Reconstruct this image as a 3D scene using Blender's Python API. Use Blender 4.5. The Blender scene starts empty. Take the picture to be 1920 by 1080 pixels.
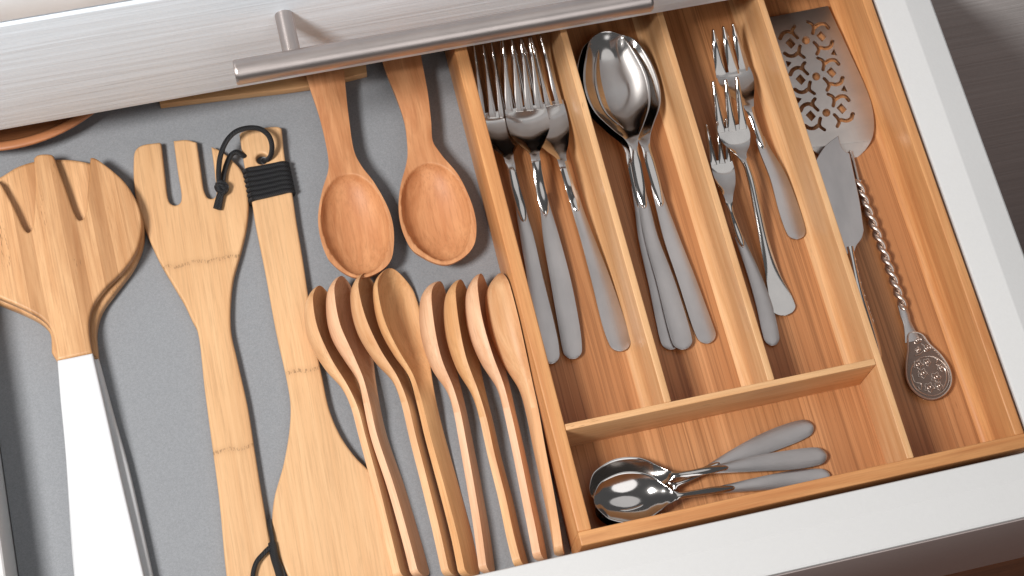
import bpy, bmesh, math, random
import numpy as np
from mathutils import Vector, Matrix
from mathutils.geometry import tessellate_polygon
random.seed(7)
S = bpy.context.scene
COL = S.collection

# ------------------------------------------------------------------ camera
RC = np.array([[0.9700810745, 0.1936962030, -0.1463710687],
               [-0.2329928048, 0.9122135576, -0.3370174748],
               [0.0682426681, 0.3610376799, 0.9300509297]])
CP = np.array([-0.16152641, -0.37191245, 1.02634891])
FP = 3310.62
cam_d = bpy.data.cameras.new('camera'); cam = bpy.data.objects.new('camera', cam_d); COL.objects.link(cam)
cam_d.sensor_width = 36; cam_d.lens = FP/1920*36; cam_d.clip_start = 0.01; cam_d.clip_end = 50
cam.matrix_world = Matrix.Translation(Vector(CP)) @ Matrix([list(map(float, r)) for r in RC]).to_4x4()
cam_d.dof.use_dof = False
S.camera = cam

# ------------------------------------------------------------------ light
W = bpy.data.worlds.new('World'); S.world = W; W.use_nodes = True
W.node_tree.nodes['Background'].inputs[0].default_value = (0.97, 0.98, 1.0, 1)
W.node_tree.nodes['Background'].inputs[1].default_value = 0.10
def area(name, loc, target, size, power, color=(1, 1, 1), sy=None):
    d = bpy.data.lights.new(name, 'AREA'); d.energy = power; d.color = color; d.size = size
    if size > 1: d.shape = 'DISK'
    if sy: d.shape = 'RECTANGLE'; d.size_y = sy
    o = bpy.data.objects.new(name, d); COL.objects.link(o); o.location = loc
    o.rotation_euler = (Vector(target)-Vector(loc)).to_track_quat('-Z', 'Y').to_euler()
    return o
area('window_light', (-0.82, -0.24, 1.24), (0, 0, 0), 0.30, 26.5, (1.0, 0.985, 0.965))
area('overhead_fill', (0.60, 0.50, 1.85), (0.1, 0.1, 0), 1.6, 4.2, (1.0, 1.0, 1.0))  # added fill lamp overhead, gives the steel something bright to reflect
area('front_fill', (0.35, -1.25, 1.55), (0.1, 0, 0), 1.3, 6, (1.0, 1.0, 1.0))  # added fill lamp in front, for spoon reflections and front faces
S.view_settings.view_transform = 'Standard'; S.view_settings.look = 'None'
S.view_settings.exposure = 0.0; S.view_settings.gamma = 1

# ------------------------------------------------------------------ geometry helpers (millimetres in, metres out)
MM = 0.001
def ray(px, py):
    return RC @ np.array([(px-960)/FP, -(py-540)/FP, -1.0])
def U(px, py, z):                      # a point of the plane z (mm) in the place
    d = ray(px, py); t = (z*MM-CP[2])/d[2]; return Vector(CP+t*d)
def UY(px, py, Y):
    d = ray(px, py); t = (Y*MM-CP[1])/d[1]; return Vector(CP+t*d)
def mesh_obj(name, verts, faces, mat, parent=None, gc=None, smooth=True, flat_faces=None, sharp=None):
    me = bpy.data.meshes.new(name); me.from_pydata([tuple(v) for v in verts], [], faces)
    me.validate()
    if smooth:
        me.polygons.foreach_set('use_smooth', [True]*len(me.polygons))
        me.set_sharp_from_angle(angle=math.radians(sharp or 38))
    a = me.attributes.new('gc', 'FLOAT_VECTOR', 'POINT')
    if gc is None: gc = [tuple(v) for v in verts]
    a.data.foreach_set('vector', np.array([tuple(g) for g in gc], dtype=np.float32).ravel())
    bm = bmesh.new(); bm.from_mesh(me); bmesh.ops.recalc_face_normals(bm, faces=bm.faces); bm.to_mesh(me); bm.free()
    me.materials.append(mat)
    o = bpy.data.objects.new(name, me); COL.objects.link(o)
    if parent: o.parent = parent
    return o
def thing(name, label, cat, group=None, loc=(0, 0, 0)):
    o = bpy.data.objects.new(name, None); COL.objects.link(o); o['label'] = label; o['category'] = cat
    o.empty_display_size = 0.01
    if group: o['group'] = group
    return o
def catmull(P, closed=False, k=6, sharp=None):
    P = [np.array(p, float) for p in P]; n = len(P); out = []
    sharp = sharp or [False]*n
    for i in range(n if closed else n-1):
        p1 = P[i]; p2 = P[(i+1) % n]
        p0 = P[i-1] if (closed or i > 0) else p1
        p3 = P[(i+2) % n] if (closed or i+2 < n) else p2
        if sharp[i]: p0 = p1
        if sharp[(i+1) % n]: p3 = p2
        d0 = max(np.linalg.norm((p1-p0)[:2]), 1e-9)**.5; d1 = max(np.linalg.norm((p2-p1)[:2]), 1e-9)**.5; d2 = max(np.linalg.norm((p3-p2)[:2]), 1e-9)**.5
        m1 = (p2-p1)*1.0 if d0 < 1e-3 else ((p1-p0)/d0-(p2-p0)/(d0+d1)+(p2-p1)/d1)*d1
        m2 = (p2-p1)*1.0 if d2 < 1e-3 else ((p2-p1)/d1-(p3-p1)/(d1+d2)+(p3-p2)/d2)*d1
        for j in range(k):
            t = j/k; t2 = t*t; t3 = t2*t
            out.append((2*t3-3*t2+1)*p1+(t3-2*t2+t)*m1+(-2*t3+3*t2)*p2+(t3-t2)*m2)
    if not closed: out.append(P[-1])
    return out

def plate(name, pts, z, th, mat, parent=None, axis=None, r=1.2, k=5, holes=(), seed=None, tilt=None, closed=True):
    """pts: pixel outline (x, y[, 1 = sharp corner]); z: height of the top in mm; a solid board with rounded edges"""
    def conv(pl, kk):
        sh = [len(p) > 2 for p in pl]
        c = catmull([p[:2] for p in pl], True, kk, sh)
        res = []
        for p in c:
            zz = z if tilt is None else tilt(p[0], p[1])
            v = U(p[0], p[1], zz)
            if not res or (v-res[-1]).length > 0.00012: res.append(v)
        if (res[0]-res[-1]).length < 0.00012: res.pop()
        return res
    loops = [conv(pts, k)]+[conv(h, 4) for h in holes]
    seed = random.random()*9 if seed is None else seed
    ax = (Vector((0, 1, 0)) if axis is None else (U(axis[2], axis[3], z)-U(axis[0], axis[1], z))); ax.z = 0; ax.normalize()
    o0 = U(axis[0], axis[1], z) if axis else Vector((0, 0, 0))
    cr = Vector((-ax.y, ax.x, 0))
    V = []; F = []; tops = []; bots = []
    for li, L in enumerate(loops):
        n = len(L)
        A = sum(L[i].x*L[(i+1) % n].y-L[(i+1) % n].x*L[i].y for i in range(n))
        sgn = 1 if A > 0 else -1
        if li > 0: sgn = -sgn
        nrm = []
        for i in range(n):
            a = (L[i]-L[i-1]); b = (L[(i+1) % n]-L[i]); a.z = b.z = 0
            a.normalize(); b.normalize()
            t = a+b
            if t.length < 1e-6: t = b
            t.normalize(); nn = Vector((-t.y, t.x, 0))*sgn
            c = max(0.5, math.sqrt(max(0, (1+a.dot(b))/2))); nrm.append(nn/c)
        rr = r*MM
        prof = [(1.0, 0), (0.62, 0.08), (0.29, 0.29), (0.08, 0.62), (0, 1.0), (0, th/r-1.0), (0.29, th/r-0.29), (1.0, th/r)]
        rings = []
        for (a, b) in prof:
            base = len(V)
            for i in range(n): V.append(L[i]+nrm[i]*(a*rr)-Vector((0, 0, b*rr)))
            rings.append([base+i for i in range(n)])
        for q in range(len(rings)-1):
            for i in range(n):
                j = (i+1) % n
                F.append((rings[q][i], rings[q][j], rings[q+1][j], rings[q+1][i]))
        tops.append(rings[0]); bots.append(rings[-1])
    for RR in (tops, bots):
        flat = [i for l in RR for i in l]
        tri = tessellate_polygon([[Vector((V[i].x, V[i].y, 0)) for i in l] for l in RR])
        for t in tri: F.append(tuple(flat[i] for i in t))
    gc = [((v-o0).dot(ax)+seed, (v-o0).dot(cr)+seed, v.z) for v in V]
    o = mesh_obj(name, V, F, mat, parent, gc, sharp=50)
    return o

def rings_mesh(name, rings, mat, parent, gcs, cap=True, sharp=40):
    V = []; F = []; G = []
    m = len(rings[0])
    for R_, g in zip(rings, gcs): V += R_; G += g
    for a in range(len(rings)-1):
        for i in range(m):
            j = (i+1) % m
            F.append((a*m+i, a*m+j, (a+1)*m+j, (a+1)*m+i))
    if cap:
        F.append(tuple(range(m-1, -1, -1))); F.append(tuple((len(rings)-1)*m+i for i in range(m)))
    return mesh_obj(name, V, F, mat, parent, G, sharp=sharp)

def loft(name, st, mat, parent=None, r0=0, r1=0, nu=12, step=1.2, seed=None, pdip=1.0, rim=1.0, sharp=55, edge=0.5, hollow=None):
    """st: stations (px, py, width_px, z, dip, thick, crown, roll) (z.. in mm, roll in degrees) -> a solid blade, spoon or handle"""
    st = [tuple(s)+(0,)*(8-len(s)) for s in st]
    A = []
    for s in st:
        c = U(s[0], s[1], s[3]); sc = FP/((Vector(CP)-c).length*1000)     # px per mm there
        A.append((c.x*1000, c.y*1000, c.z*1000, s[2]/sc/2, s[4], s[5], s[6], s[7]))
    D = catmull(A, False, 14)
    D = np.array(D)
    seg = np.linalg.norm(np.diff(D[:, :3], axis=0), axis=1); L = np.concatenate([[0], np.cumsum(seg)]); T = L[-1]
    n = max(8, int(T/step))
    ss = list(np.linspace(0, T, n))
    if r0: ss = [r0*(1-math.cos(a)) for a in np.linspace(0.04, math.pi/2, 12)]+[s for s in ss if s > r0*1.03]
    if r1: ss = [s for s in ss if s < T-r1*1.03]+[T-r1*(1-math.cos(a)) for a in np.linspace(math.pi/2, 0.04, 12)]
    seed = random.random()*9 if seed is None else seed
    if hollow:
        ys = [q[1] for q in st]; cum = [float(L[min(len(L)-1, i*14)]) for i in range(len(st))]
        h0, h1 = np.interp(hollow[0], ys, cum), np.interp(hollow[1], ys, cum); hc, hl = (h0+h1)/2, (h1-h0)/2
    rings = []; gcs = []
    Q = np.array([[np.interp(s, L, D[:, c]) for c in range(8)] for s in ss])
    for i, s in enumerate(ss):
        a = max(0, s-0.8); b = min(T, s+0.8)
        tan = Vector([float(np.interp(b, L, D[:, c])-np.interp(a, L, D[:, c])) for c in range(3)]).normalized()
        side = Vector((0, 0, 1)).cross(tan); side.normalize(); up = side.cross(tan); 
        if up.z < 0: up = -up
        q = Q[i]; w = q[3]; f = 1.0
        if r0 and s < r0: f = math.sqrt(max(0.0, 1-((r0-s)/r0)**2))
        if r1 and s > T-r1: f = min(f, math.sqrt(max(0.0, 1-((s-(T-r1))/r1)**2)))
        w *= f
        ro = math.radians(q[7])
        # side points to the picture's right when the spine runs down the picture
        sd = side*math.cos(ro)-up*math.sin(ro); un = up*math.cos(ro)+side*math.sin(ro)
        C = Vector((q[0], q[1], q[2])); dip, th, cr = q[4]*min(1, f**.7+.0), q[5], q[6]
        ring = []; g = []
        te = th*edge
        us = [-math.cos(math.pi*j/nu) for j in range(nu+1)]
        for u in us:
            uu = min(1, abs(u)/rim)
            h = -dip*(1-uu*uu)**pdip+cr*f*(1-u*u) if uu < 1 else cr*f*(1-u*u)
            if hollow:
                rr = (u*w/(rim*float(Q[:, 3].max())))**2+((s-hc)/hl)**2
                h = cr*f*(1-u*u)-(hollow[2]*(1-rr)**.55 if rr < 1 else 0)
            p = C+sd*(u*w)+un*h; ring.append(p*MM); g.append((s*MM+seed, u*w*MM+seed, h*MM))
        for u in us[::-1]:
            h = -dip*(1-u*u)**(pdip*0.85)-(te+(th-te)*(1-u**4))*min(1, f+.25)
            p = C+sd*(u*w*0.985)+un*h; ring.append(p*MM); g.append((s*MM+seed, u*w*MM+seed, h*MM))
        rings.append(ring); gcs.append(g)
    return rings_mesh(name, rings, mat, parent, gcs, sharp=sharp)

def tube(name, pts, rad, mat, parent=None, k=8, m=10, closed=False, seed=0, flat=1.0, add=None):
    """pts in metres"""
    P = [Vector(p) for p in catmull([tuple(p) for p in pts], closed, k)] if k > 1 else [Vector(p) for p in pts]
    n = len(P); rings = []; gcs = []; s = 0; prev = None
    for i in range(n):
        a = P[i-1] if (i > 0 or closed) else P[i]; b = P[(i+1) % n] if (i < n-1 or closed) else P[i]
        t = (b-a).normalized()
        if prev is None: x = t.orthogonal().normalized()
        else: x = (prev-t*prev.dot(t)).normalized()
        prev = x; y = t.cross(x)
        if i: s += (P[i]-P[i-1]).length
        rr = rad(i/(n-1)) if callable(rad) else rad
        rings.append([P[i]+(x*math.cos(2*math.pi*j/m)+y*math.sin(2*math.pi*j/m)*flat)*rr*MM for j in range(m)])
        gcs.append([(s+seed, j/m*2*math.pi*rr*MM, 0) for j in range(m)])
    if add is not None:
        V, F, G = add; base = len(V)
        for R_, g in zip(rings, gcs): V += R_; G += g
        N = n if closed else n-1
        for q in range(N):
            for i in range(m):
                j = (i+1) % m; q2 = (q+1) % n
                F.append((base+q*m+i, base+q*m+j, base+q2*m+j, base+q2*m+i))
        return None
    if closed: rings.append(rings[0]); gcs.append(gcs[0])
    return rings_mesh(name, rings, mat, parent, gcs, cap=not closed)

def box(name, x0, x1, y0, y1, z0, z1, mat, parent=None, axis='y', bev=0.8, seed=None):
    bm = bmesh.new(); bmesh.ops.create_cube(bm, size=1)
    for v in bm.verts:
        v.co = Vector(((x0+x1)/2+v.co.x*(x1-x0), (y0+y1)/2+v.co.y*(y1-y0), (z0+z1)/2+v.co.z*(z1-z0)))*MM
    if bev: bmesh.ops.bevel(bm, geom=bm.edges[:], offset=bev*MM, segments=3, profile=0.5, affect='EDGES')
    me = bpy.data.meshes.new(name); bm.to_mesh(me); bm.free()
    seed = random.random()*9 if seed is None else seed
    V = [v.co.copy() for v in me.vertices]; F = [tuple(p.vertices) for p in me.polygons]; bpy.data.meshes.remove(me)
    ix = {'x': (0, 1, 2), 'y': (1, 0, 2), 'z': (2, 0, 1)}[axis]
    gc = [(v[ix[0]]+seed, v[ix[1]]+seed, v[ix[2]]+seed*.3) for v in V]
    return mesh_obj(name, V, F, mat, parent, gc, sharp=30)

# ------------------------------------------------------------------ materials
def lin(c):
    return tuple(((v/255)/12.92 if v/255 <= .04045 else (((v/255)+.055)/1.055)**2.4) for v in c)+(1,)
class NT:
    def __init__(s, name):
        s.m = bpy.data.materials.new(name); s.m.use_nodes = True; s.t = s.m.node_tree; s.b = s.t.nodes['Principled BSDF']
    def n(s, typ, **kw):
        x = s.t.nodes.new(typ)
        for k, v in kw.items(): setattr(x, k, v)
        return x
    def l(s, a, b): s.t.links.new(a, b)
    def math(s, op, a, b=None, c=None):
        x = s.n('ShaderNodeMath', operation=op)
        for i, v in enumerate((a, b, c)):
            if v is None: continue
            if isinstance(v, (int, float)): x.inputs[i].default_value = v
            else: s.l(v, x.inputs[i])
        return x.outputs[0]
    def coord(s, scale):
        a = s.n('ShaderNodeAttribute', attribute_name='gc'); mp = s.n('ShaderNodeMapping'); mp.inputs['Scale'].default_value = scale
        s.l(a.outputs['Vector'], mp.inputs[0]); return mp.outputs[0]
    def noise(s, scale, detail=4, rough=.55, dist=0):
        x = s.n('ShaderNodeTexNoise'); x.inputs['Scale'].default_value = 1; x.inputs['Detail'].default_value = detail
        x.inputs['Roughness'].default_value = rough; x.inputs['Distortion'].default_value = dist
        s.l(s.coord(scale), x.inputs['Vector']); return x.outputs[0]
    def ramp(s, f, stops):
        r = s.n('ShaderNodeValToRGB'); e = r.color_ramp.elements
        while len(e) < len(stops): e.new(.5)
        for q, (p, c) in zip(e, stops): q.position = p; q.color = c
        s.l(f, r.inputs[0]); return r.outputs[0]
    def mix(s, f, a, b, mode='MIX'):
        x = s.n('ShaderNodeMix', data_type='RGBA', blend_type=mode)
        for i, v in ((0, f), (6, a), (7, b)):
            if isinstance(v, (int, float)): x.inputs[i].default_value = v
            elif isinstance(v, tuple): x.inputs[i].default_value = v
            else: s.l(v, x.inputs[i])
        return x.outputs[2]
    def bump(s, h, dist, strength=1):
        x = s.n('ShaderNodeBump'); x.inputs['Distance'].default_value = dist; x.inputs['Strength'].default_value = strength
        s.l(h, x.inputs['Height']); s.l(x.outputs[0], s.b.inputs['Normal']); return x

def wood(name, light, dark, lam=None, fib=900, rough=.5, fiber=.35, nodes=(), streak=.5, lamc=.5, long=9, speck=0.0, fl=30, dist=.6):
    N = NT(name); L, D = lin(light), lin(dark)
    g = N.noise((long, 130, 130), 5, .6, dist)
    col = N.ramp(g, [(.30, D), (.52, tuple((a+b)/2 for a, b in zip(L, D))), (.72, L)])
    big = N.noise((5, 28, 28), 2)
    col = N.mix(N.math('MULTIPLY', N.ramp(big, [(.35, (0, 0, 0, 1)), (.7, (1, 1, 1, 1))]), streak*.5), col, tuple(min(1, c*1.25) for c in L[:3])+(1,))
    if lam:
        a = N.n('ShaderNodeAttribute', attribute_name='gc'); sp = N.n('ShaderNodeSeparateXYZ'); N.l(a.outputs['Vector'], sp.inputs[0])
        wob = sp.outputs[1]
        idx = N.math('FLOOR', N.math('DIVIDE', wob, lam*MM))
        wn = N.n('ShaderNodeTexWhiteNoise', noise_dimensions='1D'); N.l(idx, wn.inputs['W'])
        col = N.mix(lamc, col, N.mix(1.0, col, N.ramp(wn.outputs[0], [(0, (.62, .52, .42, 1)), (.5, (.95, .92, .88, 1)), (1, (1.22, 1.25, 1.28, 1))]), 'MULTIPLY'))
    f = N.noise((fl, fib, fib), 4, .7)
    fr = N.ramp(f, [(.36, (1, 1, 1, 1)), (.52, (0, 0, 0, 1))])
    col = N.mix(N.math('MULTIPLY', fr, fiber), col, tuple(c*.62 for c in D[:3])+(1,))
    if speck:
        sn = N.noise((160, 1500, 1500), 2, .5); patch = N.noise((22, 70, 70), 2)
        sm = N.math('MULTIPLY', N.ramp(sn, [(.60, (0, 0, 0, 1)), (.68, (1, 1, 1, 1))]), N.ramp(patch, [(.60, (0, 0, 0, 1)), (.68, (1, 1, 1, 1))]))
        col = N.mix(N.math('MULTIPLY', sm, speck), col, tuple(c*.42 for c in D[:3])+(1,))
    if nodes:
        a = N.n('ShaderNodeAttribute', attribute_name='gc'); sp = N.n('ShaderNodeSeparateXYZ'); N.l(a.outputs['Vector'], sp.inputs[0])
        wn = N.noise((3, 90, 3), 3); tick = N.noise((300, 1400, 1400), 2)
        for s0 in nodes:
            d = N.math('ADD', N.math('SUBTRACT', sp.outputs[0], s0), N.math('MULTIPLY', N.math('SUBTRACT', wn, .5), .009))
            ab = N.math('ABSOLUTE', d)
            soft = N.math('SUBTRACT', 1.0, N.math('MINIMUM', N.math('DIVIDE', ab, .0042), 1.0))
            core = N.math('MULTIPLY', N.math('LESS_THAN', ab, .0012), N.ramp(tick, [(.50, (0, 0, 0, 1)), (.60, (1, 1, 1, 1))]))
            col = N.mix(N.math('MULTIPLY', soft, .28), col, tuple(c*.75 for c in D[:3])+(1,))
            col = N.mix(N.math('MULTIPLY', core, .55), col, tuple(c*.3 for c in D[:3])+(1,))
    N.l(col, N.b.inputs['Base Color']); N.b.inputs['Roughness'].default_value = rough
    N.b.inputs['Specular IOR Level'].default_value = .35
    N.bump(N.math('ADD', N.math('MULTIPLY', f, .5), g), .00025, .5)
    return N.m
def metal(name, col, rough, brushed=0.0, gscale=(40, 1600, 1600), metallic=1.0):
    N = NT(name); N.b.inputs['Metallic'].default_value = metallic
    f = N.noise(gscale, 3, .6); big = N.noise((30, 60, 60), 3)
    N.l(N.mix(1.0, lin(col), N.ramp(big, [(.3, (.88, .88, .88, 1)), (.7, (1.06, 1.05, 1.04, 1))]), 'MULTIPLY'), N.b.inputs['Base Color'])
    N.l(N.math('ADD', rough, N.math('MULTIPLY', f, .10 if rough > .15 else .035)), N.b.inputs['Roughness'])
    if brushed: N.bump(f, .00004*brushed, 1)
    return N.m
def paint(name, col, rough=.4, ribs=0.0, grain=(400, 400, 400), amt=.04, bd=.00006):
    N = NT(name); c = lin(col)
    f = N.noise(grain, 4, .6); big = N.noise((9, 9, 9), 3)
    cc = N.mix(1.0, c, N.ramp(N.math('MULTIPLY', N.math('ADD', f, big), .5), [(.3, (1-amt*2, 1-amt*2, 1-amt*2, 1)), (.7, (1, 1, 1, 1))]), 'MULTIPLY')
    if ribs:
        rb = N.noise((6, 3, 210), 3, .5, .2)
        cc = N.mix(ribs, cc, N.mix(1.0, cc, N.ramp(rb, [(.35, (.80, .80, .80, 1)), (.6, (1.04, 1.04, 1.04, 1))]), 'MULTIPLY'))
        N.bump(rb, .0012, .5)
    else: N.bump(f, bd, 1)
    N.l(cc, N.b.inputs['Base Color']); N.b.inputs['Roughness'].default_value = rough
    return N.m

M = {}
M['tray'] = wood('tray_wood', (216, 160, 106), (182, 118, 70), lam=11, lamc=.45, fiber=.25, rough=.42)
M['traylight'] = wood('tray_light_wood', (228, 185, 138), (203, 148, 98), lam=16, lamc=.35, fiber=.22, rough=.42, speck=.6)
M['trayfloor'] = wood('tray_floor_wood', (200, 144, 98), (166, 110, 68), lam=13, lamc=.45, fiber=.65, fib=620, rough=.42, long=2, speck=.4, fl=5, dist=.1)
M['spoonwood'] = wood('beech_spoon_wood', (212, 154, 108), (178, 116, 74), fiber=.28, fib=700, rough=.5, long=22)
M['palewood'] = wood('pale_spoon_wood', (226, 184, 140), (198, 144, 98), fiber=.2, rough=.5, long=14, speck=.3)
M['pinkwood'] = wood('pinkish_spoon_wood', (230, 188, 152), (204, 150, 110), fiber=.25, rough=.5, long=14, speck=.2)
M['goldwood'] = wood('golden_spoon_wood', (226, 180, 130), (196, 140, 90), fiber=.25, rough=.5, long=12)
M['bamboolam'] = wood('laminated_bamboo', (216, 172, 127), (180, 130, 86), lam=9.5, lamc=.65, fiber=.35, rough=.45, speck=.8)
M['bamboo'] = wood('bamboo', (218, 176, 131), (198, 150, 104), fiber=.35, fib=1000, rough=.45, nodes=(.088, .215), long=5)
M['bamboo2'] = wood('pale_bamboo', (221, 179, 134), (203, 156, 110), fiber=.32, fib=900, rough=.45, nodes=(.172,), long=5)
M['bowl'] = wood('bowl_wood', (190, 128, 86), (150, 94, 60), fiber=.3, rough=.4)
M['floorwood'] = wood('floor_wood', (150, 92, 58), (104, 60, 38), lam=70, lamc=.5, fiber=.4, rough=.4, long=2)
M['steel'] = metal('polished_steel', (205, 201, 198), .085)
M['satin'] = metal('satin_steel', (190, 185, 184), .27, 1.0)
M['server'] = metal('brushed_steel', (212, 205, 200), .30, 1.2, (1500, 60, 60))
M['antique'] = metal('antique_silver', (205, 190, 180), .28, 2.0, (500, 500, 500))
M['antiquedark'] = metal('tarnished_silver', (128, 112, 104), .4, 2.0, (900, 900, 900))
M['handlemetal'] = metal('satin_nickel', (196, 186, 182), .30, .6, (30, 900, 900))
M['white'] = paint('white_lacquer', (214, 213, 212), .42, amt=.02)
M['whitehandle'] = paint('white_handle_paint', (214, 215, 217), .45, amt=.02, bd=.0001)
M['ribwhite'] = paint('ribbed_white_laminate', (230, 237, 244), .5, ribs=.16, amt=.04)
M['taupe'] = paint('taupe_grey', (182, 168, 164), .5, amt=.06)
M['ribshade'] = paint('shaded_ribbed_laminate', (206, 202, 200), .5, ribs=.5, amt=.06)  # white ribbed finish made greyer, shade put into its colour
M['marble'] = paint('pale_stone', (250, 250, 250), .3, amt=.08, grain=(30, 60, 60))
M['dark'] = paint('dark_void', (28, 26, 26), .8)
# grey felt-like liner
N = NT('grey_liner')
f = N.noise((900, 900, 900), 3, .7); f2 = N.noise((2400, 2400, 2400), 2, .6)
N.l(N.mix(1.0, lin((136, 138, 141)), N.ramp(N.math('MULTIPLY', N.math('ADD', f, f2), .5), [(.35, (.78, .78, .79, 1)), (.65, (1.12, 1.12, 1.12, 1))]), 'MULTIPLY'), N.b.inputs['Base Color'])
N.b.inputs['Roughness'].default_value = .75; N.bump(f, .0002, .6); M['mat'] = N.m
# braided black cord
N = NT('black_cord')
wv = N.n('ShaderNodeTexWave', wave_type='BANDS', bands_direction='DIAGONAL'); wv.inputs['Scale'].default_value = 1; wv.inputs['Distortion'].default_value = .5
N.l(N.coord((420, 420, 420)), wv.inputs['Vector'])
N.l(N.ramp(wv.outputs['Fac'], [(.2, (.004, .004, .005, 1)), (.9, (.035, .036, .04, 1))]), N.b.inputs['Base Color'])
N.b.inputs['Roughness'].default_value = .55; N.bump(wv.outputs['Fac'], .0006, 1); M['cord'] = N.m

# ------------------------------------------------------------------ setting
FLOOR = -41.0; MAT = -44.0
o = box('floor', -2500, 3000, -2500, 2500, -760, -740, M['floorwood'], axis='x', bev=0); o['kind'] = 'structure'
t = thing('open_drawer', 'open white kitchen drawer holding the utensils and the bamboo tray', 'drawer')
# front board: outer face grey-brown, top white with a faint crease
def profile_x(name, prof, x0, x1, mat, parent):
    V = []; F = []; n = len(prof)
    for x in (x0, x1):
        for (y, z) in prof: V.append(Vector((x, y, z))*MM)
    for i in range(n): j = (i+1) % n; F.append((i, j, n+j, n+i))
    F.append(tuple(range(n))); F.append(tuple(range(2*n-1, n-1, -1)))
    o = mesh_obj(name, V, F, mat, parent, [(v.x, v.y, v.z) for v in V], sharp=4)
    return o
def profile_y(name, prof, y0, y1, mat, parent):
    V = []; F = []; n = len(prof)
    for y in (y0, y1):
        for (x, z) in prof: V.append(Vector((x, y, z))*MM)
    for i in range(n): j = (i+1) % n; F.append((i, j, n+j, n+i))
    F.append(tuple(range(n))); F.append(tuple(range(2*n-1, n-1, -1)))
    return mesh_obj(name, V, F, mat, parent, [(v.y, v.x, v.z) for v in V], sharp=4)
profile_x('front_panel', [(-171.2, -60), (-171.2, -1.2), (-171.8, -.2), (-172.6, 0), (-187.2, 1.6), (-187.6, 1.5), (-208.5, 1.5), (-209.8, 1.0), (-210.2, -.4), (-210.2, -60)], -360, 329, M['white'], t)
box('front_facing', -360, 329, -210.9, -190, -165, -3.0, M['taupe'], t, 'x', .6)
profile_y('side_panel', [(290.6, -60), (290.6, -1.0), (291.2, -.2), (292, 0), (309.0, 3.0), (309.6, 3.0), (327.0, 1.0), (328.2, .2), (328.6, -1), (328.6, -60)], -171.3, 420, M['white'], t)
profile_y('side_panel', [(-328, -60), (-328, -1.0), (-329, 0), (-345, 2), (-360, 1.5), (-361, 0), (-361, -60)], -171.3, 420, M['white'], t)
box('drawer_bottom', -327.6, 290.4, -171, 420, -60, -47.5, M['white'], t, 'x', 0)
lm = box('liner_mat', -327.4, 290.2, -170.8, 420, -47.2, MAT, M['mat'], None, 'x', .4)
lm['label'] = 'grey felt like liner mat covering the drawer bottom'; lm['category'] = 'mat'

# upper drawer with bar handle
YU = 167.3
t = thing('upper_drawer', 'closed white ribbed drawer front with long bar handle above the open one', 'drawer')
ztop = UY(0, 50, YU).z*1000
box('front_panel', -700, 900, YU, YU+19, 8, ztop, M['ribwhite'], t, 'x', 1.2)
h = mesh_obj('drawer_handle', *(lambda V, F: (V, F))([Vector((0, 0, 0))]*0, []), M['handlemetal'], t) if False else None
YB = YU-33
pa = UY(439, 131, YB); pb = UY(1218, 4, YB)
zb = (pa.z+pb.z)/2
pa = Vector((pa.x, YB*MM, zb)); pb = Vector((pb.x, YB*MM, zb))
hb = tube('handle_bar', [pa+(pb-pa)*q for q in (0, .004, .008, .5, .992, .996, 1)], lambda q: 7.6 if .01 < q < .99 else 7.0, M['handlemetal'], t, k=1, m=40)
pp = UY(542, 75, YB+15)
for xx in (pp.x, pb.x-(pp.x-pa.x)):
    tube('handle_post', [Vector((xx, YB*MM, zb)), Vector((xx, YU*MM-.0002, zb)), Vector((xx, YU*MM+.002, zb))], 5.4, M['handlemetal'], hb, k=1, m=28)
c = box('countertop', -900, 1100, YU+1, 900, ztop+2, ztop+32, M['marble'], None, 'x', 2)
c['label'] = 'pale stone worktop edge above the upper drawer'; c['category'] = 'worktop'
cb = thing('kitchen_cabinet', 'ribbed cabinet front greyed for shade to the right of the open drawer', 'cabinet')
box('door_panel', 346, 1100, YU, YU+19, -735, 6, M['ribshade'], cb, 'x', 2)
box('carcass', -380, 1100, 640, 660, -739, ztop, M['dark'], cb, 'x', 0)
box('side_board', 331, 345, YU+3, 638, -739, 4, M['taupe'], cb, 'y', .5)
box('side_board', -380, -364, YU+3, 638, -739, 4, M['taupe'], cb, 'y', .5)
box('lower_panel', -700, 328, YU, YU+19, -735, -140, M['ribshade'], cb, 'x', 2)

# ------------------------------------------------------------------ cutlery tray
t = thing('cutlery_tray', 'bamboo cutlery tray with six compartments at the right of the drawer', 'tray')
YBK = 330
box('tray_floor', 2.6, 288.6, -167.4, YBK-.6, -43.8, FLOOR, M['trayfloor'], t, 'y', 0, seed=1.3)
box('side_wall', 2.0, 10.6, -159.6, YBK, -43.9, 0, M['tray'], t, 'y', .9, seed=2.1)
box('side_wall', 282, 288.4, -159.6, YBK, -43.9, 0, M['tray'], t, 'y', .9, seed=3.3)
box('end_wall', 2.0, 289.2, -168.2, -159.5, -43.9, 0.1, M['tray'], t, 'x', .9, seed=5.2)
box('end_wall', 10.6, 282, YBK-8, YBK, -43.9, 0, M['tray'], t, 'x', .9, seed=4.4)
for i, (a, b, y0) in enumerate([(74.0, 78.6, -92.9), (141.0, 145.5, -92.9), (211.2, 215.7, -159.4)]):
    box('divider', a, b, y0, YBK-8.1, FLOOR-.4, -.2, M['traylight'], t, 'y', .6, seed=1.1+i)
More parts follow.
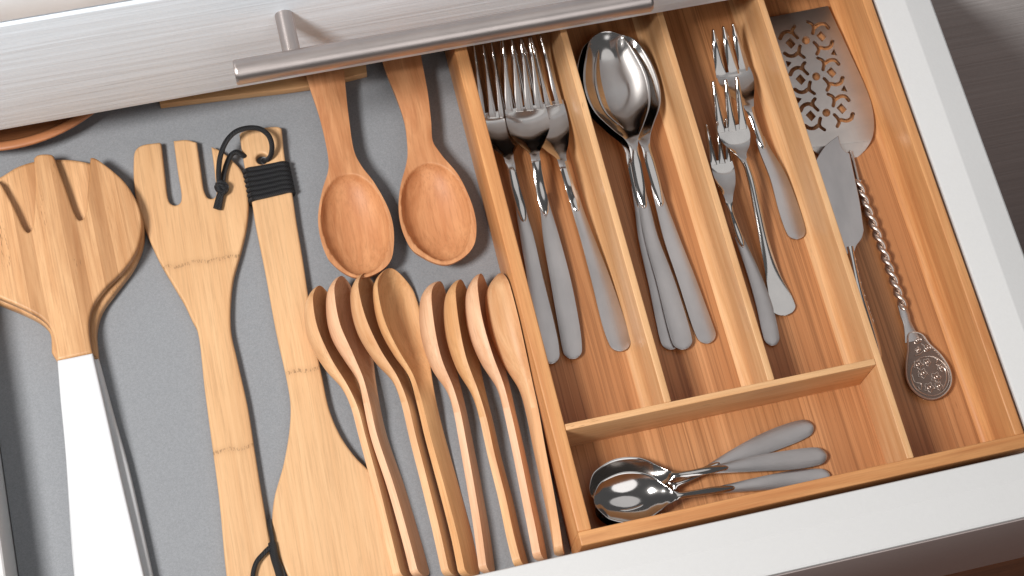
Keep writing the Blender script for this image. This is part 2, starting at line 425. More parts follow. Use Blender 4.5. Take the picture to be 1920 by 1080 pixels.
def cove(name, x, y0, y1, rr, mat, parent, seed):
    prof = [(x+.3, FLOOR-.3), (x-rr, FLOOR-.3)]+[(x-rr*math.cos(a), FLOOR+rr*1.5-rr*1.5*math.sin(a)+.05) for a in np.linspace(math.pi/2, 0, 2)][:0]
    arc = [(x-rr+rr*math.sin(a), FLOOR+rr*1.6*(1-math.cos(a))+.02) for a in np.linspace(0, math.pi/2, 10)]
    prof = [(x+.3, FLOOR-.3)]+[(x-rr, FLOOR-.3)]+arc+[(x+.3, FLOOR+rr*1.6+.02)]
    o = profile_y(name, prof, y0, y1, mat, parent); o.data.set_sharp_from_angle(angle=math.radians(30))
for x_, m_ in ((74.0, 'traylight'), (141.0, 'traylight'), (211.2, 'traylight'), (282.0, 'tray')):
    cove('cove_strip', x_, -92.7 if x_ < 280 else -159.3, YBK-8.2, 6, M[m_], t, 0)
box('cross_divider', 10.7, 211.1, -97, -92.9, FLOOR-.4, -.1, M['traylight'], t, 'x', .6, seed=6.6)

# ------------------------------------------------------------------ stainless cutlery
def satin_handle(st, parent, r1=5.5, r0=1.5):
    return loft('handle', st, M['satin'], parent, r0=r0, r1=r1, nu=10, edge=.8)
def tines(parent, base, tips, wb, wt, z0, z1, hump=0, th=1.7):
    for (bx, by), (tx, ty) in zip(base, tips):
        mx, my = (bx+tx)/2, (by+ty)/2
        loft('tine', [(tx, ty, wt, z1, 0, th*.7, .8), (mx*.6+tx*.4, my*.6+ty*.4, (wb*.55+wt*.45), (z0+z1)/2+hump, 0, th, 1.0), (bx, by, wb, z0, 0, th, .3), (bx+(bx-tx)*.06, by+(by-ty)*.06, wb, z0-.2, 0, th, .3)],
             M['steel'], parent, r0=1.2, nu=8, step=1.5)
def fork(label, dz, head, neck, handle, base, tips, wb=13, wt=5, style='satin', group=None, zt=-22, zb=-32.6, name='dinner_fork'):
    t = thing(name, label, 'fork', group)
    hs = [(x, y, w, z+dz, dp, 1.6, 0) for (x, y, w, z, dp) in head]
    ns = [(x, y, w, z+dz, 0, 2.4, .6) for (x, y, w, z) in neck]
    loft('head', hs+ns, M['steel'], t, nu=14, step=1.0, r1=3)
    tines(t, base, tips, wb, wt, zb+dz-.2, zt+dz)
    if style == 'satin':
        satin_handle([(x, y, w, z+dz*.3, 0, 2.2, .55) for (x, y, w, z) in handle], t)
    return t
G = 'dinner forks in the leftmost tray compartment'
fork('left dinner fork half hidden by the tray wall', 0,
     [(931, 208, 74, -33, .3), (936, 228, 78, -33.6, 1.6), (941, 252, 72, -32, 2), (948, 275, 46, -29, 1.5), (953, 292, 20, -27, .5)],
     [(957, 308, 17, -26), (966, 350, 17, -27.5), (977, 390, 17, -31), (983, 416, 10, -32.3)],
     [(973, 372, 17, -31.4), (981, 413, 21, -33), (988, 443, 25, -34), (1004, 525, 30, -36), (1020, 606, 38, -37.5), (1029, 650, 38, -38), (1035, 682, 30, -38)],
     [(903, 212), (923, 212), (942, 211), (961, 209)], [(888, 84), (905, 82), (921, 79), (938, 76)], group=G)
fork('right dinner fork under the middle one, its long handle nearest the first divider', 0,
     [(1018, 192, 76, -33, .3), (1025, 225, 80, -33.6, 1.6), (1034, 252, 70, -32, 2), (1044, 275, 46, -29, 1.5), (1052, 294, 20, -27, .5)],
     [(1057, 310, 17, -26), (1067, 345, 17, -27.5), (1077, 375, 18, -31), (1083, 396, 10, -31.9)],
     [(1073, 355, 17, -31), (1083, 392, 21, -32.8), (1100, 443, 25, -34), (1127, 525, 36, -36), (1151, 606, 44, -37.5), (1161, 637, 42, -38), (1168, 658, 34, -38)],
     [(990, 197), (1009, 194), (1028, 191), (1047, 188)], [(960, 74), (978, 71), (995, 68), (1013, 65)], group=G)
fork('middle dinner fork lying on top of the two others', 7,
     [(984, 200, 76, -33, .3), (990, 228, 80, -33.6, 1.6), (993, 250, 72, -32, 2), (998, 270, 46, -29, 1.5), (1002, 286, 20, -27, .5)],
     [(1005, 302, 17, -26), (1012, 345, 17, -30), (1019, 378, 18, -33), (1024, 403, 10, -36.0)],
     [(1015, 360, 17, -33.2), (1024, 398, 21, -34), (1033, 443, 30, -35), (1051, 525, 38, -36.5), (1066, 606, 40, -38), (1072, 645, 38, -38.5), (1075, 673, 32, -38.5)],
     [(955, 202), (974, 201), (993, 199), (1012, 197)], [(942, 75), (959, 73), (976, 71), (992, 69)], group=G)

def spoon(label, dz, bowl, neck, handle, name='table_spoon', group=None, r0=9, r1=5.5, th=1.1, hz=.3):
    t = thing(name, label, 'spoon', group)
    loft('bowl', [(x, y, w, z+dz, dp, th+(2-th)*(i > len(bowl)-1), .0) for i, (x, y, w, z, dp) in enumerate(bowl)] +
         [(x, y, w, z+dz*(.9-.6*i/len(neck)), 0, 2.4, .6) for i, (x, y, w, z) in enumerate(neck)], M['steel'], t, r0=r0, r1=3, nu=30, step=.8, pdip=1.0, rim=.955)
    satin_handle([(x, y, w, z+dz*hz, 0, 2.2, .55) for (x, y, w, z) in handle], t, r1=r1)
    return t
G = 'table spoons stacked in the second compartment'
spoon('lowest table spoon of the stack, mostly hidden beneath the other two', 0,
      [(1124, 68, 52, -29, .5), (1132, 100, 92, -30, 5), (1140, 150, 118, -31.5, 6.5), (1152, 200, 108, -33, 6), (1165, 240, 60, -32, 3.0), (1174, 262, 30, -31, .8)],
      [(1179, 278, 17, -30), (1186, 310, 18, -29.5), (1196, 360, 17, -31), (1202, 392, 10, -32.3)],
      [(1192, 345, 17, -31.5), (1200, 388, 20, -33), (1209, 443, 25, -34.5), (1231, 525, 33, -37), (1251, 606, 40, -38.4), (1257, 635, 39, -38.5), (1262, 655, 34, -38.5)], group=G, r0=7)
spoon('second table spoon, its bowl edge showing behind the top one and its handle farthest right', 3,
      [(1152, 66, 52, -29, .5), (1162, 100, 92, -30, 5), (1174, 150, 118, -31.5, 6.5), (1187, 200, 108, -33, 6), (1198, 235, 60, -32, 3.0), (1206, 257, 28, -31, .8)],
      [(1211, 274, 17, -30), (1219, 305, 18, -29.5), (1232, 352, 17, -31), (1241, 386, 10, -32.8)],
      [(1228, 342, 17, -31.5), (1239, 381, 21, -33.8), (1258, 443, 29, -35.5), (1288, 525, 34, -37.5), (1316, 606, 38, -39), (1324, 627, 37, -39), (1331, 643, 32, -39)], group=G, r0=7)
spoon('top table spoon with its whole shiny bowl facing up', 6.5,
      [(1134, 59, 52, -29, .5), (1142, 95, 88, -30, 5), (1154, 150, 121, -31.5, 7), (1167, 200, 108, -33, 6.5), (1178, 238, 60, -32, 3.2), (1184, 258, 28, -31, .8)],
      [(1188, 274, 17, -30), (1194, 310, 18, -29.5), (1202, 355, 17, -31), (1209, 390, 10, -33.5)],
      [(1198, 345, 17, -32), (1208, 386, 21, -33.6), (1220, 443, 26, -35), (1247, 525, 34, -36.8), (1270, 606, 40, -37.8), (1278, 635, 39, -38), (1284, 655, 34, -38)], group=G, r0=7)

# pastry forks
G = 'small pastry forks in the third compartment'
t = fork('upper pastry fork with a short leaf shaped satin handle', 0,
     [(1374, 133, 66, -32.6, .2), (1381, 150, 66, -32.6, 1.0), (1390, 170, 52, -31, 1.2), (1400, 190, 28, -28.5, .6)],
     [(1408, 210, 14, -27.5), (1419, 240, 12, -30), (1429, 268, 12, -32), (1433, 280, 7, -33)],
     [(1424, 255, 16, -32.5), (1434, 280, 21, -33.5), (1459, 331, 31, -36), (1479, 391, 39, -38), (1490, 425, 38, -38.4), (1498, 448, 32, -38.4)],
     [(1352, 140), (1376, 134), (1396, 128)], [(1337, 55), (1356, 49), (1374, 44)], wb=19, wt=5, group=G, name='pastry_fork')
t = thing('pastry_fork', 'middle pastry fork, all polished, with a spatulate handle end', 'fork', G)
loft('head', [(1372, 237, 56, -24, .2, 1.6), (1379, 255, 58, -25, 1, 1.6), (1385, 272, 44, -25.5, 1, 1.6), (1391, 290, 18, -24, .3, 2)] +
     [(1397, 303, 12, -23.5, 0, 2.6, .8), (1408, 335, 13, -24, 0, 2.8, 1), (1420, 390, 15, -28, 0, 2.6, 1), (1434, 455, 18, -33, 0, 2.4, .9), (1450, 518, 28, -37, 0, 2, .6), (1464, 560, 43, -38.6, 0, 1.8, .6), (1470, 578, 45, -38.4, 0, 1.8, .5), (1475, 591, 40, -37.8, 0, 1.8, .5)],
     M['steel'], t, nu=14, step=1, r1=6)
tines(t, [(1352, 243), (1373, 240), (1393, 236)], [(1337, 152), (1360, 148), (1381, 143)], 14, 6, -24.2, -16)
t = fork('left pastry fork lowest against the divider with a slim satin handle', 0,
     [(1352, 300, 40, -32.6, .2), (1357, 322, 42, -32.6, 1.0), (1362, 345, 34, -31, 1.0), (1366, 368, 17, -28.5, .4)],
     [(1369, 390, 10, -28), (1378, 420, 11, -31), (1388, 448, 12, -33), (1394, 464, 6, -34)],
     [(1384, 440, 15, -33.5), (1394, 464, 18, -34.8), (1413, 512, 24, -36.5), (1433, 572, 30, -38.2), (1444, 620, 31, -38.5), (1450, 648, 27, -38.5)],
     [(1338, 305), (1354, 302), (1368, 299)], [(1324, 233), (1344, 227), (1361, 222)], wb=12, wt=5, group=G, name='pastry_fork')

# teaspoons
G = 'teaspoons in the front compartment'
spoon('lowest teaspoon, handle pointing highest to the upper right', 0,
      [(1118, 966, 44, -34, .5), (1140, 957, 76, -34, 4), (1178, 943, 96, -34, 6.5), (1216, 929, 78, -34, 5), (1240, 920, 44, -33, 2), (1254, 914, 24, -32, .6)],
      [(1266, 909, 14, -31), (1290, 898, 12, -31), (1325, 880, 13, -33), (1350, 868, 8, -34)],
      [(1322, 882, 12, -34.2), (1352, 867, 20, -35), (1400, 846, 33, -36.5), (1450, 825, 40, -38), (1495, 808, 38, -38.4), (1525, 797, 28, -38.4)], name='teaspoon', group=G, r0=8)
spoon('middle teaspoon with its bowl tucked beneath the front one', 4,
      [(1107, 926, 44, -34, .5), (1128, 919, 76, -34, 4), (1166, 909, 101, -34, 6.5), (1206, 899, 86, -34, 5), (1235, 894, 46, -33, 2), (1250, 892, 24, -32, .6)],
      [(1263, 891, 14, -30), (1290, 888, 12, -28), (1330, 881, 14, -29), (1366, 876, 8, -32)],
      [(1325, 882, 12, -31.6), (1362, 877, 19, -33), (1420, 869, 30, -34.5), (1490, 861, 37, -36.5), (1527, 856, 35, -37.5), (1551, 853, 26, -38)], name='teaspoon', group=G, r0=8)
spoon('front teaspoon on top, its bowl facing up and handle along the tray rim', 9,
      [(1114, 942, 44, -34, .5), (1134, 938, 72, -34, 4), (1174, 933, 98, -34, 6.5), (1214, 930, 86, -34, 5), (1243, 930, 48, -33, 2), (1259, 930, 24, -32, .6)],
      [(1272, 929, 14, -31), (1300, 925, 12, -32), (1340, 919, 14, -35), (1378, 914, 8, -39.0)],
      [(1342, 919, 12, -37.6), (1377, 914, 18, -38.2), (1430, 906, 26, -39), (1490, 898, 33, -40.5), (1530, 894, 31, -41), (1557, 891, 24, -41)], name='teaspoon', group=G, r0=8)

# ------------------------------------------------------------------ cake server: clipped grid, so the pattern is really cut through
def inside_dist(P, poly):
    x, y = P[:, 0], P[:, 1]; d = np.full(len(P), 1e9); c = np.zeros(len(P), bool); n = len(poly)
    for i in range(n):
        a, b = poly[i], poly[(i+1) % n]; e = b-a; w = P-a
        tt = np.clip((w@e)/max(e@e, 1e-12), 0, 1); d = np.minimum(d, np.linalg.norm(w-tt[:, None]*e, axis=1))
        cond = ((a[1] > y) != (b[1] > y))
        with np.errstate(divide='ignore', invalid='ignore'):
            c ^= cond & (x < (b[0]-a[0])*(y-a[1])/(b[1]-a[1] if b[1] != a[1] else 1e-12)+a[0])
    return np.where(c, d, -d)
def seg_dist(P, line):
    d = np.full(len(P), 1e9)
    for a, b in zip(line[:-1], line[1:]):
        e = b-a; w = P-a; tt = np.clip((w@e)/max(e@e, 1e-12), 0, 1); d = np.minimum(d, np.linalg.norm(w-tt[:, None]*e, axis=1))
    return d
def W2(px, py, z):
    v = U(px, py, z); return np.array([v.x*1000, v.y*1000])
def cut_plate(name, outline, strokes, z, th, mat, parent, cell, zfun=None):
    out = np.array([W2(p[0], p[1], z) for p in catmull([q[:2] for q in outline], True, 6, [len(q) > 2 for q in outline])])
    lo = out.min(0)-cell; hi = out.max(0)+cell
    nx = int((hi[0]-lo[0])/cell)+1; ny = int((hi[1]-lo[1])/cell)+1
    gx, gy = np.meshgrid(lo[0]+np.arange(nx)*cell, lo[1]+np.arange(ny)*cell); P = np.stack([gx.ravel(), gy.ravel()], 1)
    f = inside_dist(P, out)
    for kind, data, r in strokes:
        if kind == 'line': f = np.minimum(f, seg_dist(P, np.array([W2(a, b, z) for a, b in data]))-r)
        elif kind == 'poly': f = np.minimum(f, -inside_dist(P, np.array([W2(a, b, z) for a, b in data])))
    V = []; F = []; cache = {}
    def zz(x, y): return z if zfun is None else zfun(x, y)
    def vert(key, x, y):
        if key not in cache:
            cache[key] = len(V); h_ = zz(x, y)
            V.append(Vector((x, y, h_))*MM); V.append(Vector((x, y, h_-th))*MM)
        return cache[key]
    def cross(i, j):
        if i > j: i, j = j, i
        t_ = f[i]/(f[i]-f[j]); p = P[i]+(P[j]-P[i])*t_
        return vert((i, j), p[0], p[1])
    for r_ in range(ny-1):
        for c_ in range(nx-1):
            a = r_*nx+c_; b = a+1; c = a+nx+1; d = a+nx
            if f[a] <= 0 and f[b] <= 0 and f[c] <= 0 and f[d] <= 0: continue
            for tri in ((a, b, c), (a, c, d)):
                poly = []; cuts = []
                for k in range(3):
                    i, j = tri[k], tri[(k+1) % 3]
                    if f[i] > 0: poly.append(vert(i, P[i][0], P[i][1]))
                    if (f[i] > 0) != (f[j] > 0): q = cross(i, j); poly.append(q); cuts.append(q)
                if len(poly) >= 3:
                    F.append(tuple(poly)); F.append(tuple(q+1 for q in poly[::-1]))
                if len(cuts) == 2 and cuts[0] != cuts[1]:
                    F.append((cuts[0], cuts[1], cuts[1]+1, cuts[0]+1))
    return mesh_obj(name, V, F, mat, parent, sharp=40)
t = thing('cake_server', 'perforated cake server with a twisted stem and ornate teardrop handle', 'cake server')
def cs(x, y): return (1420+x/3.375, y/3.375)
strokes = []
for i in range(3):
    ox, oy = 64.5*i, 229*i
    strokes.append(('poly', [cs(308+ox+26*math.cos(a), 255+oy+26*math.sin(a)) for a in np.linspace(0, 2*math.pi, 20)[:-1]], 0))
    for (cx, cy) in ((210, 275), (405, 230)):
        strokes.append(('poly', [cs(cx+ox-34, cy+oy-5), cs(cx+ox-3, cy+oy-36), cs(cx+ox+33, cy+oy+3), cs(cx+ox+4, cy+oy+35)], 0))
    def stroke(cx, cy, pts, r):
        P_ = catmull([(cx+ox+a, cy+oy+b) for a, b in pts], False, 5); strokes.append(('line', [cs(*p) for p in P_], r))
    stroke(210, 275, [(-66, -32), (-50, -62), (-18, -76), (10, -68)], 1.45)
    stroke(210, 275, [(26, -108), (12, -88), (16, -66), (44, -36)], 1.25)
    stroke(210, 275, [(-36, 62), (-10, 78), (20, 78), (44, 62)], 1.45)
    stroke(210, 275, [(60, 15), (54, 45), (58, 66), (86, 88)], 1.25)
    stroke(405, 230, [(44, -54), (22, -78), (-12, -78), (-40, -60)], 1.45)
    stroke(405, 230, [(-86, -92), (-58, -78), (-48, -52), (-54, -18)], 1.25)
    stroke(405, 230, [(70, 32), (58, 64), (28, 76), (-4, 70)], 1.45)
    stroke(405, 230, [(-46, 38), (-26, 60), (-16, 84), (-28, 112)], 1.25)
    if i < 2:
        strokes.append(('poly', [cs(485+ox, 308+oy), cs(506+ox, 352+oy), cs(464+ox, 345+oy)], 0))
        strokes.append(('poly', [cs(178+ox, 384+oy), cs(218+ox, 394+oy), cs(192+ox, 428+oy)], 0))
XF, YF = W2(1580, 268, -36)
cut_plate('server_blade', [(1440, 33, 1), (1552, 11, 1), (1590, 92), (1632, 188), (1639, 235), (1634, 262), (1621, 281), (1598, 296), (1575, 294), (1545, 290), (1524, 280, 1)],
          strokes, -37, 2.3, M['server'], t, .55, zfun=lambda x, y: -37+(.0 if y > YF+(x-XF)*-.08 else -(YF+(x-XF)*-.08-y)*.42))
p0 = [U(1597, 296, -38.5), U(1601, 325, -37.5), U(1606, 340, -36)]
tube('stem', [U(1594, 285, -39), U(1598, 300, -38.6), U(1604, 325, -37.4), U(1609, 346, -36.6)], 1.9, M['antique'], t, flat=.6)
V, F, Gc = [], [], []
cl = [Vector(p) for p in catmull([tuple(U(x, y, zz)) for x, y, zz in ((1607, 338, -36.8), (1627, 392, -36.5), (1645, 440, -36.5), (1672, 515, -36.7), (1696, 582, -37))], False, 30)]
for ph in (0, math.pi):
    pts = []; s = 0
    for i, p in enumerate(cl):
        if i: s += (p-cl[i-1]).length
        tn = (cl[min(i+1, len(cl)-1)]-cl[max(i-1, 0)]).normalized(); sd = tn.cross(Vector((0, 0, 1))).normalized(); up = sd.cross(tn)
        a = ph+s/.0168*2*math.pi
        pts.append(p+(sd*math.cos(a)+up*math.sin(a))*.00175)
    tube('', pts, 1.75, None, k=1, m=10, add=(V, F, Gc))
mesh_obj('twisted_stem', V, F, M['antique'], t, Gc)
loft('collar', [(1691, 572, 14, -35.8, 0, 3.4, .8), (1697, 590, 17, -35.6, 0, 3.4, .6), (1701, 604, 15, -35.6, 0, 3.2, .6), (1706, 620, 20, -36, 0, 3.0, .4), (1712, 640, 30, -36.4, 0, 2.6, .3)], M['satin'], t, nu=10)
def td(x, y): return (1560+x/3.6, 600+y/3.6)
tear = [td(*p) for p in ((520, 90), (512, 200), (500, 300), (506, 400), (545, 475), (620, 528), (690, 538), (765, 500), (806, 425), (798, 340), (740, 240), (660, 160), (598, 92))]
plate('medallion', tear, -36.6, 2.6, M['antiquedark'], t, r=.8)
V, F, Gc = [], [], []
zt = -36.4
def orn(pts, r=.45, closed=False, k=6): tube('', [U(*td(*p), zt) for p in pts], r, None, k=k, m=7, closed=closed, add=(V, F, Gc), flat=.8)
tc = [(528, 105), (524, 200), (514, 300), (520, 395), (556, 462), (625, 512), (690, 521), (754, 487), (791, 420), (783, 343), (728, 250), (650, 172), (590, 105)]
orn([(520, 92), (514, 200), (503, 300), (509, 400), (548, 472), (621, 524), (690, 533), (762, 496), (801, 425), (793, 340), (736, 243), (656, 164), (598, 95)], .9, True)
orn([(660+128*math.cos(a)+12*math.sin(a), 378+132*math.sin(a)) for a in np.linspace(0, 2*math.pi, 22)[:-1]], .5, True, 3)
def flower(cx, cy, r, n=5):
    orn([(cx+r*(1+.24*math.cos(n*a))*math.cos(a), cy+r*(1+.24*math.cos(n*a))*math.sin(a)) for a in np.linspace(0, 2*math.pi, 4*n+1)[:-1]], .42, True, 3)
    orn([(cx+r*.35*math.cos(a), cy+r*.35*math.sin(a)) for a in np.linspace(0, 2*math.pi, 7)[:-1]], .5, True, 2)
for q in ((580, 300, 26), (640, 285, 22), (610, 360, 28), (700, 385, 28), (655, 455, 28), (718, 445, 24), (735, 320, 22)): flower(*q)
flower(575, 135, 22, 3); flower(640, 190, 20, 3); flower(580, 200, 16, 4)
orn([(540, 370), (560, 420), (600, 430), (598, 470), (580, 450)]); orn([(700, 300), (760, 330), (770, 400), (745, 470)]); orn([(690, 255), (712, 268), (700, 290)]); orn([(600, 160), (625, 180), (600, 225), (560, 240)])
mesh_obj('raised_ornament', V, F, M['antique'], t, Gc)

# cheese knife beside it
t = thing('cheese_knife', 'broad notched steel knife blade leaning beside the divider over the cake server', 'knife')
bl = [(1572, 254, 1), (1575, 266), (1579, 277), (1586, 284, 1), (1593, 287, 1), (1597, 305), (1604, 338), (1612, 376), (1620, 432, 1), (1616, 447), (1606, 461), (1602, 474, 1), (1588, 476, 1), (1570, 440), (1545, 370), (1527, 312), (1534, 293), (1550, 271)]
plate('blade', bl, -30, 1.0, M['satin'], t, r=.35, axis=(1572, 254, 1600, 470), tilt=lambda x, y: -33+.012*(y-254)+.0)
loft('handle', [(1594, 462, 12, -29.8, 0, 2.2, .6), (1598, 485, 13, -30.5, 0, 3.0, 1.2), (1609, 540, 18, -33, 0, 3.5, 1.6), (1626, 605, 25, -36, 0, 3.6, 1.6), (1638, 655, 28, -37, 0, 3.4, 1.4), (1643, 680, 24, -37, 0, 3.2, 1.2)], M['steel'], t, nu=12, r1=5)

# ------------------------------------------------------------------ wooden utensils
t = thing('salad_server', 'solid salad server lying beneath the slotted one, only its rim and side showing', 'salad server')
low = [(-40, 345), (0, 330), (30, 312), (64, 301), (107, 297), (150, 300), (190, 312), (230, 340), (256, 375), (268, 410), (270, 433), (266, 461), (249, 500), (218, 542), (190, 581), (180, 618), (182, 655, 1), (184, 671, 1), (110, 683, 1), (96, 660, 1), (93, 624), (78, 605), (39, 584), (0, 568), (-50, 545), (-90, 490), (-95, 420), (-75, 370)]
plate('head', low, -34, 9.6, M['bamboolam'], t, axis=(70, 300, 140, 660), r=2.5)
plate('painted_handle', [(110, 682, 1), (184, 671, 1), (212, 775), (238, 867), (262, 970), (286, 1080), (302, 1150, 1), (150, 1170, 1), (138, 1080), (121, 833)], -34, 9.6, M['whitehandle'], t, r=2.0)
t = thing('salad_server', 'slotted bamboo salad server with a white painted handle', 'salad server')
top = [(-70, 365), (-35, 338), (-10, 336, 1), (2, 344, 1), (27, 390), (46, 430), (53, 435), (60, 427), (64, 390), (66, 350), (63, 296, 1), (70, 290), (84, 288), (98, 290), (103, 298, 1), (122, 350), (140, 400), (148, 412), (156, 409), (161, 395), (165, 345), (169, 295, 1), (176, 295), (202, 312), (233, 340), (253, 371), (264, 404), (263, 441), (253, 472), (229, 507), (194, 542), (175, 570), (167, 597), (167, 625), (173, 661, 1), (107, 675, 1), (104, 648), (95, 617), (78, 597), (39, 575), (0, 558), (-50, 535), (-90, 480), (-95, 420)]
plate('head', top, -25, 7.5, M['bamboolam'], t, axis=(70, 300, 140, 660), r=1.6)
plate('painted_handle', [(107, 675.3, 1), (173.1, 661.5, 1), (200, 778), (226, 893), (249, 990), (270, 1080), (287, 1150, 1), (147, 1170, 1), (140, 1080), (130, 955), (121, 833), (113, 750)], -25, 7.5, M['whitehandle'], t, r=1.3)

t = thing('slotted_turner', 'bamboo slotted turner with two slots and dark bamboo nodes', 'turner')
turn = [(253, 282), (264, 272), (299, 266, 1), (302, 268, 1), (308, 320), (314, 368), (319, 380), (328, 384), (337, 380), (340, 370), (333, 320), (325, 263, 1), (350, 261), (369, 266, 1), (376, 315), (383, 358), (390, 370), (399, 371), (405, 365), (402, 320), (396, 274, 1), (412, 281), (434, 298), (455, 323), (465, 363), (463, 418), (451, 472), (437, 523), (432, 570), (433, 620), (445, 675), (464, 760), (481, 867), (498, 969), (514, 1050), (526, 1105), (520, 1118), (445, 1128), (432, 1118), (424, 1076), (411, 939), (396, 824), (383, 726), (370, 620), (360, 600), (346, 570), (323, 531), (296, 484), (268, 418), (253, 363), (250, 305)]
plate('paddle', turn, -36.5, 7.0, M['bamboo'], t, axis=(345, 262, 480, 1100), r=1.6, seed=0)
cA = [U(498, 985, -30), U(508, 998, -29), U(512, 1030, -28.6), U(520, 1060, -29), U(532, 1100, -31)]
tube('hanging_cord', [U(505, 975, -38), U(507, 990, -35), U(510, 1020, -33.5), U(497, 1035, -33), U(481, 1054, -33), U(474, 1080, -33.5), U(476, 1110, -34)], 1.5, M['cord'], t)
tube('hanging_cord', [U(510, 1018, -34), U(515, 1045, -33.5), U(524, 1075, -34), U(532, 1115, -35)], 2.6, M['cord'], t)

t = thing('wooden_spatula', 'bamboo spatula lying blade down with black cord bound round its handle', 'spatula')
spat = [(448.5, 252, 1), (452, 247), (491, 239), (521, 236.5), (528, 240, 1), (535, 301), (548, 361), (556, 415), (567, 480), (579, 560), (591, 640), (604, 705), (618, 769), (640, 819), (668, 858), (695, 885), (722, 930), (743, 1000), (756, 1080), (758, 1140), (735, 1185), (650, 1195), (585, 1160), (545, 1090), (524, 1046), (511, 995), (513, 939), (532, 867), (543, 800), (544, 755), (538, 715), (517, 620), (497, 510), (478, 416), (472, 379), (459, 316)]
hole = [(491+11*math.cos(a), 297+10*math.sin(a)) for a in np.linspace(0, 2*math.pi, 13)[:-1]]
plate('blade', spat, -36, 7.0, M['bamboo2'], t, axis=(490, 240, 650, 1180), r=1.6, holes=[hole], seed=0)
zt_ = -36
for i in range(7):
    q = (i+.5)/7
    L_ = (459+13*q, 316+63*q); R_ = (535.5+12.5*q, 302+59*q)
    a = U(*L_, zt_); b = U(*R_, zt_); d = (b-a).normalized()
    up = Vector((0, 0, .00085)); dn = Vector((0, 0, -.0082))
    pts = [a+up+d*.002, a+up*.9+(b-a)*.3, a+up*.9+(b-a)*.7, b+up-d*.002, b+d*.0007-Vector((0, 0, .0012)), b+d*.0007-Vector((0, 0, .006)), b+dn-d*.002, a+dn+d*.002, a-d*.0007-Vector((0, 0, .006)), a-d*.0007-Vector((0, 0, .0012))]
    tube('cord_wrap', pts, 1.62, M['cord'], t, closed=True, k=5, seed=i*.37, flat=1.0)
lp = [U(494, 301, -44), U(499, 302, -38), U(507, 293, -33), U(510, 275, -28), U(504, 255, -25), U(488, 242, -24), U(465, 240, -24), U(442, 247, -24), U(425, 264, -24), U(414, 290, -25), U(410, 320, -28), U(411, 345, -32)]
tube('hanging_cord', lp, 1.75, M['cord'], t)
tube('hanging_cord', [U(474, 300, -44), U(458, 293, -36.5), U(444, 285, -33), U(434, 290, -33), U(426, 305, -33.5), U(420, 325, -33.5), U(417, 347, -33)], 1.75, M['cord'], t)
tube('cord_knot', [U(407, 347, -32.5), U(414, 343, -30.5), U(424, 349, -31), U(422, 358, -32.5), U(411, 357, -31), U(407, 350, -31.5), U(416, 348, -30), U(423, 356, -31.5), U(415, 364, -32.5)], 1.9, M['cord'], t)
tube('cord_end', [U(414, 356, -33), U(409, 372, -33), U(404, 391, -34)], 1.7, M['cord'], t)
tube('cord_end', [U(418, 357, -33), U(414, 374, -33.4), U(411, 393, -34.2)], 1.7, M['cord'], t)

def big_spoon(label, pts, mat, hol):
    t = thing('wooden_spoon', label, 'wooden spoon', 'large wooden serving spoons behind the nested ones')
    loft('spoon_body', pts, mat, t, r0=6, r1=15, nu=40, step=.6, pdip=.62, rim=.90, edge=.45, hollow=hol, sharp=75)
    return t
big_spoon('left large wooden spoon with round deep bowl, touching the nested spoons', [(596, 62, 74, -24, 0, 9, 1), (603, 105, 74, -25, 0, 9, 1), (612, 150, 68, -26, 0, 9, 1), (626, 215, 54, -27, 0, 9, 1.2), (640, 290, 50, -26.5, 0, 9, 1.2), (646, 315, 62, -25.6, 1, 9, .4), (653, 350, 98, -25, 9, 5, 0), (662, 400, 132, -25, 13.5, 4, 0), (670, 440, 137, -25, 14, 4, 0), (675, 480, 122, -25, 11, 4, 0), (674, 521, 90, -25, 4, 4, 0)], M['spoonwood'], (327, 515, 13.5))
big_spoon('right large wooden spoon with round deep bowl, next to the tray wall', [(738, 40, 76, -24, 0, 9, 1), (747, 80, 75, -25, 0, 9, 1), (756, 120, 71, -26, 0, 9, 1), (772, 175, 60, -26.5, 0, 9, 1.2), (783, 225, 50, -27, 0, 9, 1.2), (788, 270, 49, -26.5, 0, 9, 1.2), (795, 296, 66, -25.6, 1, 9, .4), (806, 340, 112, -25, 10, 5, 0), (817, 395, 139, -25, 14, 4, 0), (827, 435, 136, -25, 14, 4, 0), (834, 465, 116, -25, 10.5, 4, 0), (838, 496, 84, -25, 4, 4, 0)], M['spoonwood'], (307, 488, 14))

def small_spoon(label, grp, cl_, roll, mat, bw=106, hw=40, zb=-28, zh=-37, n_bowl=5, th=5.2, dip=11.5, rollh=None):
    t = thing('wooden_spoon', label, 'wooden spoon', grp)
    rollh = roll if rollh is None else rollh
    W_ = [.60, .90, 1.0, .82, .50]; Dp = [.15, .75, 1.0, .75, .25]
    pts = []
    for i, (x, y) in enumerate(cl_):
        if i < n_bowl:
            pts.append((x, y, bw*W_[i], zb-(0 if i < 3 else (i-2)*.8), dip*Dp[i], 2.9 if i < 4 else 3.6, 0, roll))
        else:
            q = (i-n_bowl)/(len(cl_)-1-n_bowl)
            pts.append((x, y, hw*(1.0+.35*q) if i > n_bowl else hw*1.05, zb-2+(zh-zb+2)*min(1, q*2.2), 0, th+.8*q, .3, roll*(1-q)+rollh*q))
    loft('spoon_body', pts, mat, t, r0=15, r1=5, nu=22, step=1.2, pdip=.7, rim=.93, edge=.85)
    return t
G1 = 'four small wooden spoons nested on the left'; G2 = 'four small wooden spoons nested by the tray'
small_spoon('leftmost spoon of the left nest, lying against the spatula', G1, [(602, 536), (610, 570), (620, 620), (640, 675), (662, 722), (680, 765), (694, 815), (722, 915), (746, 1010), (765, 1085)], 62, M['palewood'])
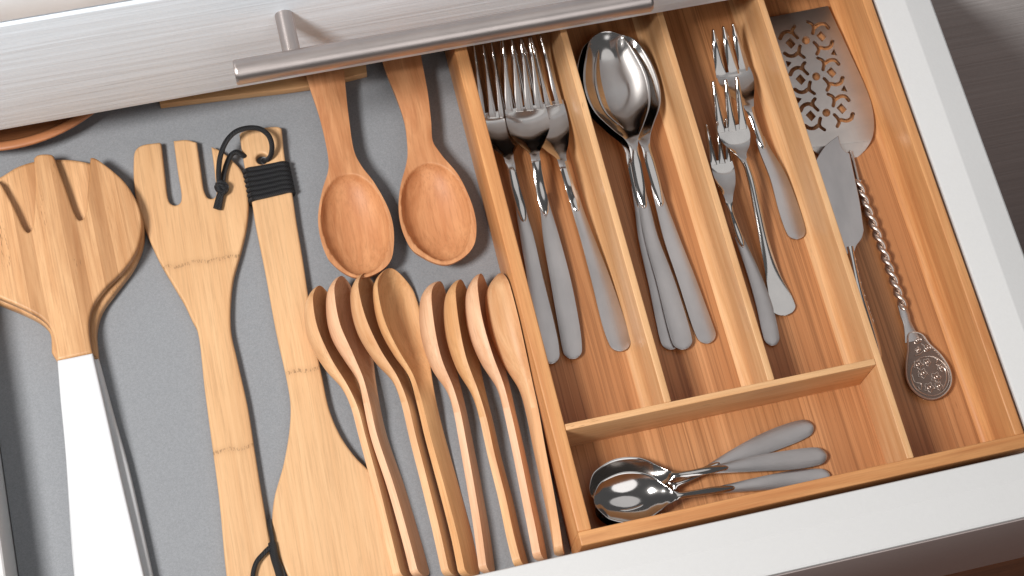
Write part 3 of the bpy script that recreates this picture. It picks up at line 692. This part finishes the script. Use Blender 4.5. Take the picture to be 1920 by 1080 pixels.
small_spoon('second spoon from the left in the left nest', G1, [(643, 518), (650, 555), (662, 615), (680, 665), (693, 712), (703, 758), (716, 815), (750, 915), (778, 1010), (797, 1080)], 62, M['pinkwood'])
small_spoon('third spoon from the left in the left nest', G1, [(686, 513), (694, 548), (710, 605), (732, 660), (756, 708), (773, 755), (789, 820), (812, 905), (834, 990), (855, 1080)], 62, M['palewood'])
small_spoon('rightmost spoon of the left nest, its hollow showing', G1, [(734, 503), (742, 540), (757, 600), (776, 655), (791, 700), (804, 750), (820, 815), (848, 915), (872, 1005), (888, 1080)], 46, M['goldwood'], bw=112, rollh=55)
small_spoon('leftmost spoon of the right nest', G2, [(828, 529), (826, 560), (832, 620), (842, 680), (858, 730), (870, 775), (880, 825), (896, 910), (910, 990), (922, 1075)], 68, M['pinkwood'])
small_spoon('second spoon from the left in the right nest', G2, [(866, 525), (870, 560), (878, 620), (888, 680), (904, 735), (918, 785), (934, 855), (955, 935), (972, 1010), (986, 1062)], 68, M['goldwood'])
small_spoon('third spoon from the left in the right nest', G2, [(904, 514), (909, 550), (919, 610), (934, 670), (950, 722), (962, 770), (978, 840), (996, 925), (1010, 990), (1022, 1050)], 70, M['pinkwood'])
small_spoon('rightmost spoon of the right nest, back turned up against the tray', G2, [(938, 514), (944, 545), (960, 610), (976, 670), (992, 722), (1004, 770), (1018, 840), (1036, 925), (1049, 990), (1058, 1040)], 98, M['palewood'], rollh=80)

# things half under the upper drawer
t = thing('wooden_board', 'narrow wooden board edge behind the left large spoon', 'board')
plate('board', [(300, 196, 1), (450, 178), (574, 163), (645, 148), (688, 137, 1), (686, 116, 1), (668, 40, 1), (280, 110, 1)], -37, 6.5, M['goldwood'], t, axis=(300, 190, 690, 137), r=1)
# wooden bowl
t = thing('wooden_bowl', 'dark brown wooden bowl edge poking out from under the upper drawer', 'bowl')
c0 = U(-15, 20, -22); RB = (U(-15, 282, -22)-c0).length
prof = [(0, -40), (.45, -40), (.75, -36), (.9, -29), (.945, -22.5), (.96, -21.8), (.985, -21.8), (1.0, -22.6), (.99, -26), (.9, -36), (.7, -42.5), (.4, -43.8), (0, -43.8)]
prof = catmull([(a*60, b) for a, b in prof], False, 4)
V = []; F = []; nS = 96
for a in range(nS):
    for (r_, z_) in prof:
        an = 2*math.pi*a/nS; V.append(Vector((c0.x+math.cos(an)*r_/60*RB, c0.y+math.sin(an)*r_/60*RB, z_*MM)))
m_ = len(prof)
for a in range(nS):
    for i in range(m_-1):
        b = (a+1) % nS; F.append((a*m_+i, b*m_+i, b*m_+i+1, a*m_+i+1))
mesh_obj('bowl_body', V, F, M['bowl'], t, sharp=60)
